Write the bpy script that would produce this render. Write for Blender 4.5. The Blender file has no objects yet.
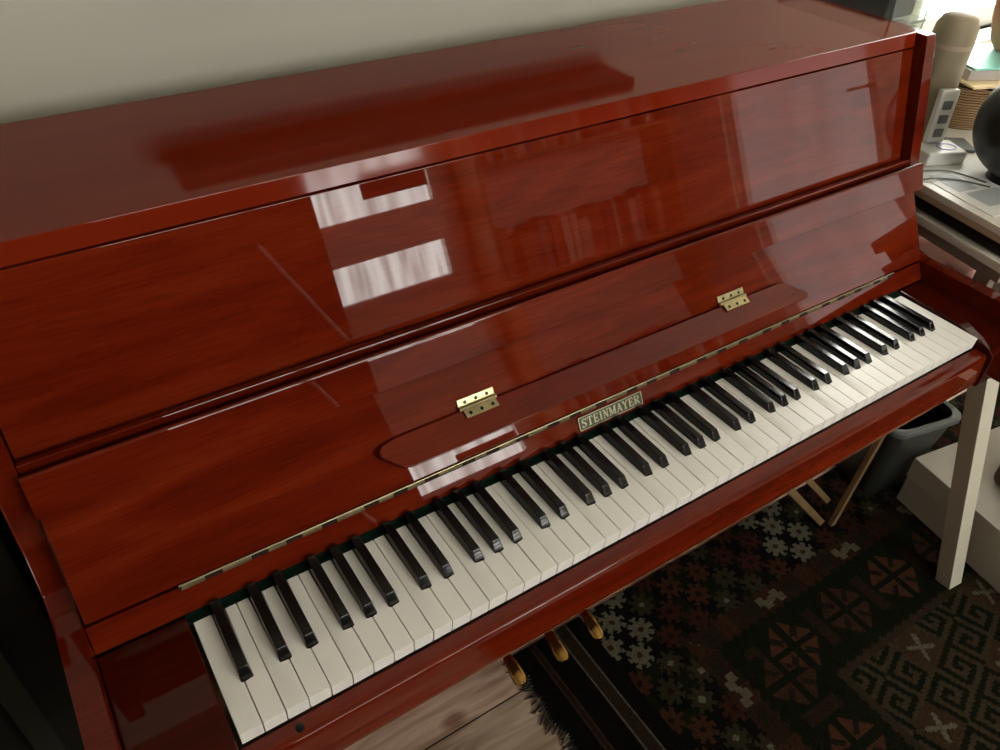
import bpy, bmesh, math, random
from mathutils import Vector, Matrix, Euler
random.seed(7)
S = bpy.context.scene
COL = S.collection
K = 0.72          # height of the key tops above the floor; shapes below are written with z = 0 at the key tops

# ------------------------------------------------------------------ camera, world, light, exposure
cam_d = bpy.data.cameras.new('camera'); cam = bpy.data.objects.new('camera', cam_d); COL.objects.link(cam)
cam_d.sensor_fit = 'HORIZONTAL'; cam_d.sensor_width = 36.0; cam_d.lens = 795.57 * 36.0 / 1000.0
cam_d.clip_start = 0.02
Rt = Matrix(((0.83648783, -0.54702914, 0.03236103), (0.32827228, 0.54751141, 0.7697198), (-0.43877719, -0.63323801, 0.63756113)))
cam.matrix_world = Matrix.Translation((-0.0113, -0.42508, 0.75153 + K)) @ Rt.transposed().to_4x4()
S.camera = cam
w = bpy.data.worlds.new('world'); S.world = w; w.use_nodes = True
w.node_tree.nodes['Background'].inputs[0].default_value = (0.75, 0.85, 1.0, 1); w.node_tree.nodes['Background'].inputs[1].default_value = 0.3
S.view_settings.view_transform = 'Standard'; S.view_settings.look = 'None'; S.view_settings.exposure = 0.0; S.view_settings.gamma = 1.0
try: S.view_settings.use_curve_mapping = False
except Exception: pass
S.cycles.use_denoising = True
S.cycles.max_bounces = 10; S.cycles.diffuse_bounces = 5; S.cycles.glossy_bounces = 6
S.cycles.sample_clamp_indirect = 6.0
WIN_BACK = 29.0      # brightness of the window on the piano's wall, at right
WIN_FRONT = 18.0
WIN_DOOR = 2.1       # curtained glass door, right-hand wall
ADDED_WIN_HIGH = 19.0      # wide high window above it, added to light the keys     # brightness of the window opposite

# ------------------------------------------------------------------ materials
def mat(name, col, rough=0.5, metal=0.0, spec=0.5, coat=0.0, coat_rough=0.03, emis=None, emis_s=0.0, trans=0.0, alpha=1.0, ior=1.5):
    m = bpy.data.materials.new(name); m.use_nodes = True
    b = m.node_tree.nodes['Principled BSDF']
    b.inputs['Base Color'].default_value = (*col, 1); b.inputs['Roughness'].default_value = rough
    b.inputs['Metallic'].default_value = metal; b.inputs['Specular IOR Level'].default_value = spec
    b.inputs['Coat Weight'].default_value = coat; b.inputs['Coat Roughness'].default_value = coat_rough
    b.inputs['Transmission Weight'].default_value = trans; b.inputs['IOR'].default_value = ior
    if emis: b.inputs['Emission Color'].default_value = (*emis, 1); b.inputs['Emission Strength'].default_value = emis_s
    return m
def nodes(m): return m.node_tree.nodes, m.node_tree.links, m.node_tree.nodes['Principled BSDF']
def noise_col(m, cols, scale=(1, 1, 1), detail=6, nscale=5, dist=0.0, pos=None, bump=0.0, coord='Object', rough=None):
    """colour ramp over a stretched noise; optional bump"""
    N, L, b = nodes(m)
    tc = N.new('ShaderNodeTexCoord'); mp = N.new('ShaderNodeMapping'); mp.inputs['Scale'].default_value = scale
    nz = N.new('ShaderNodeTexNoise'); nz.inputs['Scale'].default_value = nscale; nz.inputs['Detail'].default_value = detail; nz.inputs['Distortion'].default_value = dist
    rp = N.new('ShaderNodeValToRGB')
    L.new(tc.outputs[coord], mp.inputs['Vector']); L.new(mp.outputs[0], nz.inputs['Vector']); L.new(nz.outputs[0], rp.inputs[0]); L.new(rp.outputs[0], b.inputs['Base Color'])
    pos = pos or [0.3 + 0.4 * i / (len(cols) - 1) for i in range(len(cols))]
    el = rp.color_ramp.elements
    while len(el) < len(cols): el.new(0.5)
    for e, p, c in zip(el, pos, cols): e.position = p; e.color = (*c, 1)
    if bump:
        bp = N.new('ShaderNodeBump'); bp.inputs['Strength'].default_value = bump; bp.inputs['Distance'].default_value = 0.002
        L.new(nz.outputs[0], bp.inputs['Height']); L.new(bp.outputs[0], b.inputs['Normal'])
    return m
def varnish(name, dark, mid, light, coat_rough=0.015, scale=(1.3, 9, 9), rough=0.5, wavy=True, weight=0.85, pores=0.8):
    m = mat(name, mid, rough=rough, spec=0.0, coat=1.0, coat_rough=coat_rough)
    m.node_tree.nodes['Principled BSDF'].inputs['Coat IOR'].default_value = 1.42
    m.node_tree.nodes['Principled BSDF'].inputs['Coat Weight'].default_value = weight
    N, L, b = nodes(m)
    noise_col(m, [dark, mid, light], scale=scale, nscale=2.2, detail=8, dist=1.2, pos=[0.30, 0.5, 0.72])
    base = b.inputs['Base Color'].links[0].from_node
    # fine pores drawn out along the boards
    tc = N.new('ShaderNodeTexCoord'); mp = N.new('ShaderNodeMapping'); mp.inputs['Scale'].default_value = (8, 160, 160)
    nz = N.new('ShaderNodeTexNoise'); nz.inputs['Scale'].default_value = 3.0; nz.inputs['Detail'].default_value = 4
    rp = N.new('ShaderNodeValToRGB'); rp.color_ramp.elements[0].position = 0.3; rp.color_ramp.elements[0].color = (0.72, 0.66, 0.62, 1); rp.color_ramp.elements[1].position = 0.6; rp.color_ramp.elements[1].color = (1.05, 1.05, 1.05, 1)
    mx = N.new('ShaderNodeMix'); mx.data_type = 'RGBA'; mx.blend_type = 'MULTIPLY'; mx.inputs[0].default_value = pores
    L.new(tc.outputs['Object'], mp.inputs[0]); L.new(mp.outputs[0], nz.inputs['Vector']); L.new(nz.outputs[0], rp.inputs[0])
    L.new(base.outputs[0], mx.inputs[6]); L.new(rp.outputs[0], mx.inputs[7]); L.new(mx.outputs[2], b.inputs['Base Color'])
    if not wavy:
        b.inputs['Base Color'].links[0].from_node.inputs[0].default_value = 0.0
        nzs = [n for n in N if n.type == 'TEX_NOISE']; nzs[0].inputs['Detail'].default_value = 2; nzs[0].inputs['Distortion'].default_value = 0.3
        return m
    # lacquer is never perfectly flat
    n2 = N.new('ShaderNodeTexNoise'); n2.inputs['Scale'].default_value = 5; n2.inputs['Detail'].default_value = 1
    mp2 = N.new('ShaderNodeMapping'); mp2.inputs['Scale'].default_value = (0.7, 1.5, 1.5); L.new(tc.outputs['Object'], mp2.inputs[0]); L.new(mp2.outputs[0], n2.inputs['Vector'])
    bp = N.new('ShaderNodeBump'); bp.inputs['Strength'].default_value = 0.006; bp.inputs['Distance'].default_value = 0.01
    L.new(n2.outputs[0], bp.inputs['Height']); L.new(bp.outputs[0], b.inputs['Coat Normal'])
    return m
M = {}
M['red'] = varnish('red_mahogany_lacquer', (0.085, 0.0060, 0.0010), (0.120, 0.0100, 0.0020), (0.160, 0.017, 0.0040))
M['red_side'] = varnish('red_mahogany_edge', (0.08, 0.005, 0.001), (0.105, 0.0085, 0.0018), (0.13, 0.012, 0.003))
M['dark_red'] = varnish('darker_red_lacquer', (0.03, 0.002, 0.0005), (0.042, 0.003, 0.0007), (0.055, 0.0045, 0.001))
M['groove'] = mat('dark_groove', (0.02, 0.004, 0.002), 0.6)
M['white_key'] = noise_col(mat('white_key_plastic', (0.87, 0.86, 0.80), 0.30, spec=0.25), [(0.85, 0.84, 0.78), (0.89, 0.88, 0.82)], nscale=6)
M['key_wood'] = mat('key_wood', (0.35, 0.22, 0.10), 0.7)
M['black_key'] = mat('black_key_ebony', (0.005, 0.005, 0.005), 0.14, spec=0.38)
M['felt'] = mat('green_felt', (0.003, 0.012, 0.007), 0.95, spec=0.1)
def brass(name, col, rough): return noise_col(mat(name, col, rough, metal=1.0), [tuple(c * 0.75 for c in col), col], nscale=40)
M['brass'] = brass('polished_brass', (0.52, 0.45, 0.25), 0.34)
M['brass_old'] = brass('aged_brass', (0.48, 0.41, 0.25), 0.42)
M['brass_dark'] = brass('pedal_brass', (0.42, 0.24, 0.07), 0.14)
M['dark_metal'] = mat('dark_metal', (0.02, 0.02, 0.018), 0.3, metal=0.8)
M['badge'] = mat('badge_dark', (0.05, 0.05, 0.03), 0.35, metal=0.3)
M['badge_gold'] = mat('badge_letters', (0.40, 0.39, 0.25), 0.35, metal=0.6)
M['wall'] = noise_col(mat('grey_cream_wall_paint', (0.50, 0.48, 0.41), 0.9, spec=0.15), [(0.49, 0.475, 0.405), (0.51, 0.495, 0.425)], nscale=3, bump=0.0)
M['ceiling'] = mat('ceiling_paint', (0.36, 0.34, 0.30), 0.95, spec=0.1)
M['trim'] = noise_col(mat('white_trim', (0.7, 0.69, 0.64), 0.5), [(0.66, 0.65, 0.6), (0.72, 0.71, 0.66)], nscale=8)
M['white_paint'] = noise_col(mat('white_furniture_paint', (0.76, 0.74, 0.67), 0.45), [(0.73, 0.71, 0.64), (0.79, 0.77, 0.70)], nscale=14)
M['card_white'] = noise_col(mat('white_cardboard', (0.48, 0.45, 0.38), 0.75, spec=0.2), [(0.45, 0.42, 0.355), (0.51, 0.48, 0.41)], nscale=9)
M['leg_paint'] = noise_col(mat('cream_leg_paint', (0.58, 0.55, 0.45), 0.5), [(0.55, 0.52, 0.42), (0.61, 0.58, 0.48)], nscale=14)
M['tan_edge'] = mat('bare_board_edge', (0.42, 0.32, 0.22), 0.6)
M['black'] = noise_col(mat('black_plastic', (0.006, 0.006, 0.006), 0.35, spec=0.3), [(0.004, 0.004, 0.004), (0.008, 0.008, 0.008)], nscale=20)
M['black_ball'] = noise_col(mat('black_rubber_ball', (0.012, 0.012, 0.012), 0.42, spec=0.4), [(0.010, 0.010, 0.009), (0.02, 0.02, 0.018)], nscale=14, bump=0.1)
M['white_plastic'] = mat('white_plastic', (0.75, 0.75, 0.70), 0.3)
M['grey_plastic'] = mat('grey_plastic', (0.10, 0.11, 0.11), 0.4)
M['button'] = mat('grey_button', (0.16, 0.17, 0.17), 0.5)
M['violet'] = mat('violet_ring', (0.38, 0.36, 0.75), 0.4)
M['beige'] = noise_col(mat('beige_plastic', (0.33, 0.27, 0.18), 0.6, spec=0.25), [(0.27, 0.22, 0.145), (0.36, 0.30, 0.20)], scale=(1, 1, 0.15), nscale=25)
M['paper'] = noise_col(mat('paper', (0.80, 0.80, 0.76), 0.8, spec=0.1), [(0.78, 0.78, 0.74), (0.83, 0.83, 0.79)], nscale=8)
M['ink'] = mat('grey_print', (0.45, 0.48, 0.48), 0.8)
M['yellow_card'] = noise_col(mat('yellow_card', (0.85, 0.68, 0.40), 0.7), [(0.82, 0.64, 0.36), (0.88, 0.72, 0.44)], nscale=5)
M['turquoise'] = noise_col(mat('turquoise_cover', (0.20, 0.62, 0.52), 0.45), [(0.17, 0.58, 0.48), (0.28, 0.68, 0.58)], nscale=6)
M['book_grey'] = noise_col(mat('grey_book_cloth', (0.40, 0.36, 0.34), 0.7), [(0.36, 0.32, 0.30), (0.44, 0.40, 0.38)], nscale=20)
M['terracotta'] = noise_col(mat('terracotta', (0.42, 0.17, 0.09), 0.7), [(0.36, 0.14, 0.07), (0.47, 0.21, 0.12)], nscale=10)
M['pink'] = noise_col(mat('pink_fabric', (0.9, 0.6, 0.58), 0.8), [(0.88, 0.55, 0.53), (0.92, 0.68, 0.65)], nscale=12)
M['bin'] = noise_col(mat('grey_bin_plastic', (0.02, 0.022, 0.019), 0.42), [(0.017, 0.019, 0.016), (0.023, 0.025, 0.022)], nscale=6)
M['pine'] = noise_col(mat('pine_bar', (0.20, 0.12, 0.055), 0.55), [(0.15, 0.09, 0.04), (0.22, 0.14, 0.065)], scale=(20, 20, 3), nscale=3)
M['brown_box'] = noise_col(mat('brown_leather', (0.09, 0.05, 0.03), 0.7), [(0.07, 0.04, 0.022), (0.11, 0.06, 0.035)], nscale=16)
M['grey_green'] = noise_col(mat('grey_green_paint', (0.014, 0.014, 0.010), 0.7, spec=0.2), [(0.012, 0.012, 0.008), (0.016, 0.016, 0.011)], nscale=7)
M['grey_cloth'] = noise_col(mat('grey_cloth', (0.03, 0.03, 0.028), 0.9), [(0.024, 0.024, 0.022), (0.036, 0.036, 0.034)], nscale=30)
M['cable'] = mat('grey_cable', (0.12, 0.12, 0.11), 0.5)
M['acrylic'] = mat('clear_acrylic', (0.86, 0.92, 0.88), 0.05, trans=0.92, ior=1.25)
M['wicker'] = mat('wicker', (0.33, 0.18, 0.08), 0.65)
def wicker():
    N, L, b = nodes(M['wicker'])
    tc = N.new('ShaderNodeTexCoord'); wv = N.new('ShaderNodeTexWave'); wv.bands_direction = 'Z'; wv.inputs['Scale'].default_value = 58; wv.inputs['Distortion'].default_value = 1.6; wv.inputs['Detail'].default_value = 3
    rp = N.new('ShaderNodeValToRGB'); rp.color_ramp.elements[0].color = (0.10, 0.045, 0.018, 1); rp.color_ramp.elements[1].color = (0.42, 0.25, 0.12, 1); rp.color_ramp.elements[1].position = 0.7
    L.new(tc.outputs['Object'], wv.inputs['Vector']); L.new(wv.outputs[0], rp.inputs[0]); L.new(rp.outputs[0], b.inputs['Base Color'])
    bp = N.new('ShaderNodeBump'); bp.inputs['Distance'].default_value = 0.003; L.new(wv.outputs[0], bp.inputs['Height']); L.new(bp.outputs[0], b.inputs['Normal'])
wicker()
def floorboards():
    m = mat('pine_floorboards', (0.3, 0.2, 0.13), 0.45, spec=0.35)
    N, L, b = nodes(m)
    tc = N.new('ShaderNodeTexCoord')
    # grain drawn out along x
    mp = N.new('ShaderNodeMapping'); mp.inputs['Scale'].default_value = (2.2, 16, 1)
    nz = N.new('ShaderNodeTexNoise'); nz.inputs['Scale'].default_value = 2.4; nz.inputs['Detail'].default_value = 7; nz.inputs['Distortion'].default_value = 0.9
    rp = N.new('ShaderNodeValToRGB'); els = rp.color_ramp.elements
    els[0].position = 0.32; els[0].color = (0.30, 0.21, 0.145, 1); els[1].position = 0.68; els[1].color = (0.62, 0.50, 0.41, 1)
    L.new(tc.outputs['Object'], mp.inputs[0]); L.new(mp.outputs[0], nz.inputs['Vector']); L.new(nz.outputs[0], rp.inputs[0])
    # board tints
    br = N.new('ShaderNodeTexBrick'); br.offset = 0.37; br.inputs['Scale'].default_value = 1.0; br.inputs['Brick Width'].default_value = 3.1; br.inputs['Row Height'].default_value = 0.135
    br.inputs['Mortar Size'].default_value = 0.0016; br.inputs['Mortar Smooth'].default_value = 0.1
    br.inputs['Color1'].default_value = (0.86, 0.88, 0.84, 1); br.inputs['Color2'].default_value = (1.25, 1.14, 1.12, 1); br.inputs['Mortar'].default_value = (0.05, 0.04, 0.03, 1)
    mpb = N.new('ShaderNodeMapping'); mpb.inputs['Location'].default_value = (0.4, 0.069, 0); L.new(tc.outputs['Object'], mpb.inputs[0]); L.new(mpb.outputs[0], br.inputs['Vector'])
    mx = N.new('ShaderNodeMix'); mx.data_type = 'RGBA'; mx.blend_type = 'MULTIPLY'; mx.inputs[0].default_value = 1.0
    L.new(rp.outputs[0], mx.inputs[6]); L.new(br.outputs[0], mx.inputs[7])
    # knots
    vo = N.new('ShaderNodeTexVoronoi'); vo.inputs['Scale'].default_value = 5.0; mpk = N.new('ShaderNodeMapping'); mpk.inputs['Scale'].default_value = (0.7, 1.2, 1); mpk.inputs['Location'].default_value = (0.13, -0.04, 0)
    L.new(tc.outputs['Object'], mpk.inputs[0]); L.new(mpk.outputs[0], vo.inputs['Vector'])
    rk = N.new('ShaderNodeValToRGB'); rk.color_ramp.elements[0].position = 0.05; rk.color_ramp.elements[0].color = (0.45, 0.36, 0.30, 1); rk.color_ramp.elements[1].position = 0.12; rk.color_ramp.elements[1].color = (1, 1, 1, 1)
    L.new(vo.outputs['Distance'], rk.inputs[0])
    mk = N.new('ShaderNodeMix'); mk.data_type = 'RGBA'; mk.blend_type = 'MULTIPLY'; mk.inputs[0].default_value = 1.0
    L.new(mx.outputs[2], mk.inputs[6]); L.new(rk.outputs[0], mk.inputs[7]); L.new(mk.outputs[2], b.inputs['Base Color'])
    bp = N.new('ShaderNodeBump'); bp.inputs['Strength'].default_value = 0.6; bp.inputs['Distance'].default_value = 0.002; bp.invert = True
    L.new(br.outputs['Fac'], bp.inputs['Height']); L.new(bp.outputs[0], b.inputs['Normal'])
    return m
M['floor'] = floorboards()

# ------------------------------------------------------------------ mesh helpers (all shapes in key-top coordinates)
def new(): return bmesh.new()
def box(bm, x0, x1, y0, y1, z0, z1, bev=0.0, seg=2, m=None):
    vs = [bm.verts.new((x, y, z)) for x in (x0, x1) for y in (y0, y1) for z in (z0, z1)]
    q = [(0, 1, 3, 2), (4, 6, 7, 5), (0, 4, 5, 1), (2, 3, 7, 6), (0, 2, 6, 4), (1, 5, 7, 3)]
    fs = [bm.faces.new([vs[i] for i in f]) for f in q]
    if bev:
        es = list({e for f in fs for e in f.edges})
        r = bmesh.ops.bevel(bm, geom=es, offset=bev, segments=seg, affect='EDGES', profile=0.5)
        vs = list({v for f in r['faces'] for v in f.verts} | {v for v in vs if v.is_valid})
    if m is not None:
        bmesh.ops.transform(bm, matrix=m, verts=vs)
    return vs
def prism(bm, prof, x0, x1, bev=0.0, seg=2, sx0=0.0, sx1=0.0):
    """profile of (y, z) points extruded along x"""
    a = [bm.verts.new((x0, y, z)) for y, z in prof]; b = [bm.verts.new((x1, y, z)) for y, z in prof]
    n = len(prof); fs = [bm.faces.new(a[::-1]), bm.faces.new(b)]
    for i in range(n): fs.append(bm.faces.new((a[i], a[(i + 1) % n], b[(i + 1) % n], b[i])))
    if bev:
        es = list({e for f in fs for e in f.edges})
        bmesh.ops.bevel(bm, geom=es, offset=bev, segments=seg, affect='EDGES', profile=0.5)
def lathe(bm, prof, cx, cy, n=40, m=None):
    rings = []
    for r, z in prof:
        rings.append([bm.verts.new((cx + r * math.cos(2 * math.pi * i / n), cy + r * math.sin(2 * math.pi * i / n), z)) for i in range(n)])
    for A, B in zip(rings, rings[1:]):
        for i in range(n): bm.faces.new((A[i], A[(i + 1) % n], B[(i + 1) % n], B[i]))
    bm.faces.new(rings[0][::-1]); bm.faces.new(rings[-1])
    vs = [v for R in rings for v in R]
    if m is not None: bmesh.ops.transform(bm, matrix=m, verts=vs)
    return vs
def sweep(bm, path, radii, n=10, flat=1.0):
    """tube through path points, radius per point"""
    path = [Vector(p) for p in path]; rings = []
    if not isinstance(radii, (list, tuple)): radii = [radii] * len(path)
    for i, p in enumerate(path):
        t = (path[min(i + 1, len(path) - 1)] - path[max(i - 1, 0)]).normalized()
        up = Vector((0, 0, 1)) if abs(t.z) < 0.95 else Vector((0, 1, 0))
        s = t.cross(up).normalized(); u = s.cross(t).normalized()
        rings.append([bm.verts.new(p + s * radii[i] * math.cos(2 * math.pi * k / n) + u * radii[i] * flat * math.sin(2 * math.pi * k / n)) for k in range(n)])
    for A, B in zip(rings, rings[1:]):
        for k in range(n): bm.faces.new((A[k], A[(k + 1) % n], B[(k + 1) % n], B[k]))
    bm.faces.new(rings[0][::-1]); bm.faces.new(rings[-1])
def bar(bm, a, b, wx, wy, bev=0.001, ref=(0, 1, 0)):
    """rectangular bar from a to b"""
    a = Vector(a); b = Vector(b); t = (b - a).normalized(); s = t.cross(Vector(ref)).normalized(); u = s.cross(t).normalized()
    m = Matrix((s, u, t)).transposed().to_4x4(); m.translation = a
    tmp = bmesh.new(); box(tmp, -wx / 2, wx / 2, -wy / 2, wy / 2, 0, (b - a).length, bev)
    bmesh.ops.transform(tmp, matrix=m, verts=tmp.verts); me = bpy.data.meshes.new('t'); tmp.to_mesh(me); tmp.free(); bm.from_mesh(me); bpy.data.meshes.remove(me)
def firm(o):
    wn = o.modifiers.new('weighted_normals', 'WEIGHTED_NORMAL'); wn.weight = 100; wn.keep_sharp = True
def obj(name, bm, material, parent=None, label=None, smooth=35, loc=None):
    """link bm as ONE mesh object; its verts are stored relative to the parent's base point"""
    bmesh.ops.recalc_face_normals(bm, faces=bm.faces)
    base = Vector(loc) if loc is not None else (Vector(parent['_base']) if parent is not None else Vector((0, 0, -K)))
    if parent is None and loc is None:
        base = Vector((0, 0, -K))
    for v in bm.verts: v.co -= base
    me = bpy.data.meshes.new(name); bm.to_mesh(me); bm.free()
    for mt in (material if isinstance(material, list) else [material]): me.materials.append(mt)
    if smooth:
        for p in me.polygons: p.use_smooth = True
        me.set_sharp_from_angle(angle=math.radians(smooth))
    o = bpy.data.objects.new(name, me); COL.objects.link(o)
    if smooth: firm(o)
    if parent is not None:
        o.parent = parent
        o['_base'] = list(base)
        if loc is not None:
            pb = Vector(parent['_base']); o.location = base - pb
    else:
        o.location = base + Vector((0, 0, K)); o['_base'] = list(base)
    if label: o['label'] = label
    return o
def thing(name, label, cat, base, group=None):
    o = bpy.data.objects.new(name, None); COL.objects.link(o); o.empty_display_size = 0.05
    o.location = Vector(base) + Vector((0, 0, K)); o['_base'] = list(base); o['label'] = label; o['category'] = cat
    if group: o['group'] = group
    return o
def tag(o, label, cat, group=None):
    o['label'] = label; o['category'] = cat
    if group: o['group'] = group
    return o
def struct(name, bm, m, parent=None, smooth=0):
    o = obj(name, bm, m, parent, smooth=smooth)
    if parent is None: o['kind'] = 'structure'
    return o
def rz(a, c): return Matrix.Translation(c) @ Matrix.Rotation(a, 4, 'Z') @ Matrix.Translation(-Vector(c))

# ------------------------------------------------------------------ room shell
X0, X1, Y0, Y1, ZF, ZC = -1.3, 3.3, -2.7, 0.74, -K, 1.78
bm = new(); box(bm, X0, X1, Y0, Y1, ZF - 0.05, ZF); struct('floor', bm, M['floor'])
bm = new(); box(bm, X0, X1, Y0, Y1, ZC, ZC + 0.05); struct('ceiling', bm, M['ceiling'])
WX0, WX1, WZ0, WZ1 = 2.0, 3.1, 0.14, 1.35      # window in the piano's wall, right of the piano
bm = new()
box(bm, X0, WX0, Y1, Y1 + 0.12, ZF, ZC); box(bm, WX1, X1, Y1, Y1 + 0.12, ZF, ZC)
box(bm, WX0, WX1, Y1, Y1 + 0.12, ZF, WZ0); box(bm, WX0, WX1, Y1, Y1 + 0.12, WZ1, ZC)
struct('wall_back', bm, M['wall'])
FX0, FX1, FZ0, FZ1 = 1.16, 1.86, -0.17, 0.61   # window in the opposite wall
bm = new()
box(bm, X0, FX0, Y0 - 0.12, Y0, ZF, 0.95); box(bm, FX1, X1, Y0 - 0.12, Y0, ZF, 0.95)
box(bm, X0, 0.2, Y0 - 0.12, Y0, 0.95, 1.65); box(bm, 2.3, X1, Y0 - 0.12, Y0, 0.95, 1.65); box(bm, X0, X1, Y0 - 0.12, Y0, 1.65, ZC)
box(bm, FX0, FX1, Y0 - 0.12, Y0, ZF, FZ0); HX0, HX1, HZ0, HZ1 = 0.2, 2.3, 0.95, 1.65
box(bm, FX0, FX1, Y0 - 0.12, Y0, FZ1, HZ0)
struct('wall_front', bm, M['wall'])
bm = new(); box(bm, X0 - 0.12, X0, Y0, Y1, ZF, ZC); struct('wall_left', bm, M['wall'])
DY0, DY1, DZ1 = -2.08, -1.16, 1.15   # glazed door in the right-hand wall
bm = new(); box(bm, X1, X1 + 0.12, Y0, DY0, ZF, ZC); box(bm, X1, X1 + 0.12, DY1, Y1, ZF, ZC); box(bm, X1, X1 + 0.12, DY0, DY1, DZ1, ZC); struct('wall_right', bm, M['wall'])
bm = new(); box(bm, X0, 3.3, Y1 - 0.016, Y1, ZF, ZF + 0.11, 0.003); struct('baseboard_back', bm, M['trim'])

def sheer(name, strength, nscale, lo):
    """daylit sheer curtain behind glass, faint vertical folds"""
    m = bpy.data.materials.new(name); m.use_nodes = True; N, L = m.node_tree.nodes, m.node_tree.links
    N.remove(N['Principled BSDF']); e = N.new('ShaderNodeEmission'); L.new(e.outputs[0], N['Material Output'].inputs[0])
    tc = N.new('ShaderNodeTexCoord'); mp = N.new('ShaderNodeMapping'); mp.inputs['Scale'].default_value = (1, 1, 0.12)
    nz = N.new('ShaderNodeTexNoise'); nz.inputs['Scale'].default_value = nscale; nz.inputs['Detail'].default_value = 2
    rp = N.new('ShaderNodeValToRGB'); rp.color_ramp.elements[0].position = 0.35; rp.color_ramp.elements[0].color = (lo, lo * 0.98, lo * 0.9, 1)
    rp.color_ramp.elements[1].position = 0.6; rp.color_ramp.elements[1].color = (1.0, 0.99, 0.93, 1)
    L.new(tc.outputs['Object'], mp.inputs[0]); L.new(mp.outputs[0], nz.inputs['Vector']); L.new(nz.outputs[0], rp.inputs[0]); L.new(rp.outputs[0], e.inputs[0]); e.inputs[1].default_value = strength
    return m
win = thing('window_1', 'daylit window beside the desk', 'window', (WX0, Y1, ZF)); win['kind'] = 'structure'
bm = new()
for a, b_ in ((WX0, WX0 + 0.05), (WX1 - 0.05, WX1), ((WX0 + WX1) / 2 - 0.02, (WX0 + WX1) / 2 + 0.02)): box(bm, a, b_, Y1 + 0.02, Y1 + 0.07, WZ0, WZ1, 0.003)
box(bm, WX0, WX1, Y1 + 0.02, Y1 + 0.07, WZ0, WZ0 + 0.05, 0.003); box(bm, WX0, WX1, Y1 + 0.02, Y1 + 0.07, WZ1 - 0.05, WZ1, 0.003)
obj('window_frame', bm, M['trim'], win)
bm = new(); box(bm, WX0 + 0.01, WX1 - 0.01, Y1 + 0.075, Y1 + 0.08, WZ0 + 0.01, WZ1 - 0.01); obj('pane', bm, sheer('daylight_sheer_right', WIN_BACK, 9, 0.8), win, smooth=0)
bm = new(); box(bm, WX0 - 0.04, WX1 + 0.04, Y1 - 0.06, Y1 + 0.02, WZ0 - 0.03, WZ0, 0.004); obj('window_sill', bm, M['trim'], win)
win = thing('window_2', 'small window on the opposite wall', 'window', (FX0, Y0, ZF)); win['kind'] = 'structure'
bm = new()
for a, b_ in ((FX0, FX0 + 0.03), (FX1 - 0.03, FX1)): box(bm, a, b_, Y0 - 0.06, Y0 - 0.01, FZ0, FZ1, 0.003)
box(bm, FX0, FX1, Y0 - 0.06, Y0 - 0.01, FZ0, FZ0 + 0.02, 0.003); box(bm, FX0, FX1, Y0 - 0.06, Y0 - 0.01, FZ1 - 0.02, FZ1, 0.003)
box(bm, FX0, FX1, Y0 - 0.06, Y0 + 0.01, 0.045, 0.255, 0.003)
obj('window_frame', bm, M['trim'], win)
bm = new(); box(bm, FX0 + 0.01, FX1 - 0.01, Y0 - 0.075, Y0 - 0.07, FZ0 + 0.01, FZ1 - 0.01); obj('pane', bm, sheer('daylight_sheer_front', WIN_FRONT, 16, 0.5), win, smooth=0)

win = thing('added_high_window', 'wide high window added on the opposite wall to light the keys', 'window', (HX0, Y0, ZF)); win['kind'] = 'structure'  # unseen window, added to throw light on the keys from front and above
bm = new(); box(bm, HX0 + 0.01, HX1 - 0.01, Y0 - 0.075, Y0 - 0.07, HZ0 + 0.01, HZ1 - 0.01); obj('pane', bm, sheer('added_key_light_sheer', ADDED_WIN_HIGH, 10, 0.7), win, smooth=0)
bm = new()
for a in (HX0, 0.9, 1.6, HX1 - 0.04): box(bm, a, a + 0.04, Y0 - 0.06, Y0 - 0.01, HZ0, HZ1, 0.003)
box(bm, HX0, HX1, Y0 - 0.06, Y0 - 0.01, HZ0, HZ0 + 0.04, 0.003); box(bm, HX0, HX1, Y0 - 0.06, Y0 - 0.01, HZ1 - 0.04, HZ1, 0.003)
obj('window_frame', bm, M['trim'], win)

dr = thing('door_1', 'glazed door with a daylit curtain in the right-hand wall', 'door', (X1, DY0, ZF)); dr['kind'] = 'structure'
bm = new(); box(bm, X1 + 0.07, X1 + 0.078, DY0 + 0.05, DY1 - 0.05, -0.30, DZ1 - 0.08); obj('pane', bm, sheer('daylight_sheer_door', WIN_DOOR, 7, 0.85), dr, smooth=0)
bm = new(); box(bm, X1 + 0.03, X1 + 0.07, DY0 + 0.002, DY0 + 0.06, ZF + 0.002, DZ1 - 0.002, 0.003); box(bm, X1 + 0.03, X1 + 0.07, DY1 - 0.06, DY1 - 0.002, ZF + 0.002, DZ1 - 0.002, 0.003)
box(bm, X1 + 0.03, X1 + 0.07, DY0 + 0.06, DY1 - 0.06, DZ1 - 0.09, DZ1 - 0.002, 0.003); box(bm, X1 + 0.03, X1 + 0.07, DY0 + 0.06, DY1 - 0.06, ZF + 0.002, -0.28, 0.003)
obj('door_leaf', bm, M['trim'], dr)
bm = new(); sweep(bm, [(X1 + 0.03, DY1 - 0.035, 0.28), (X1 - 0.02, DY1 - 0.035, 0.28), (X1 - 0.02, DY1 - 0.13, 0.28)], 0.007, 10); obj('door_handle', bm, M['brass_old'], dr)

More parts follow.
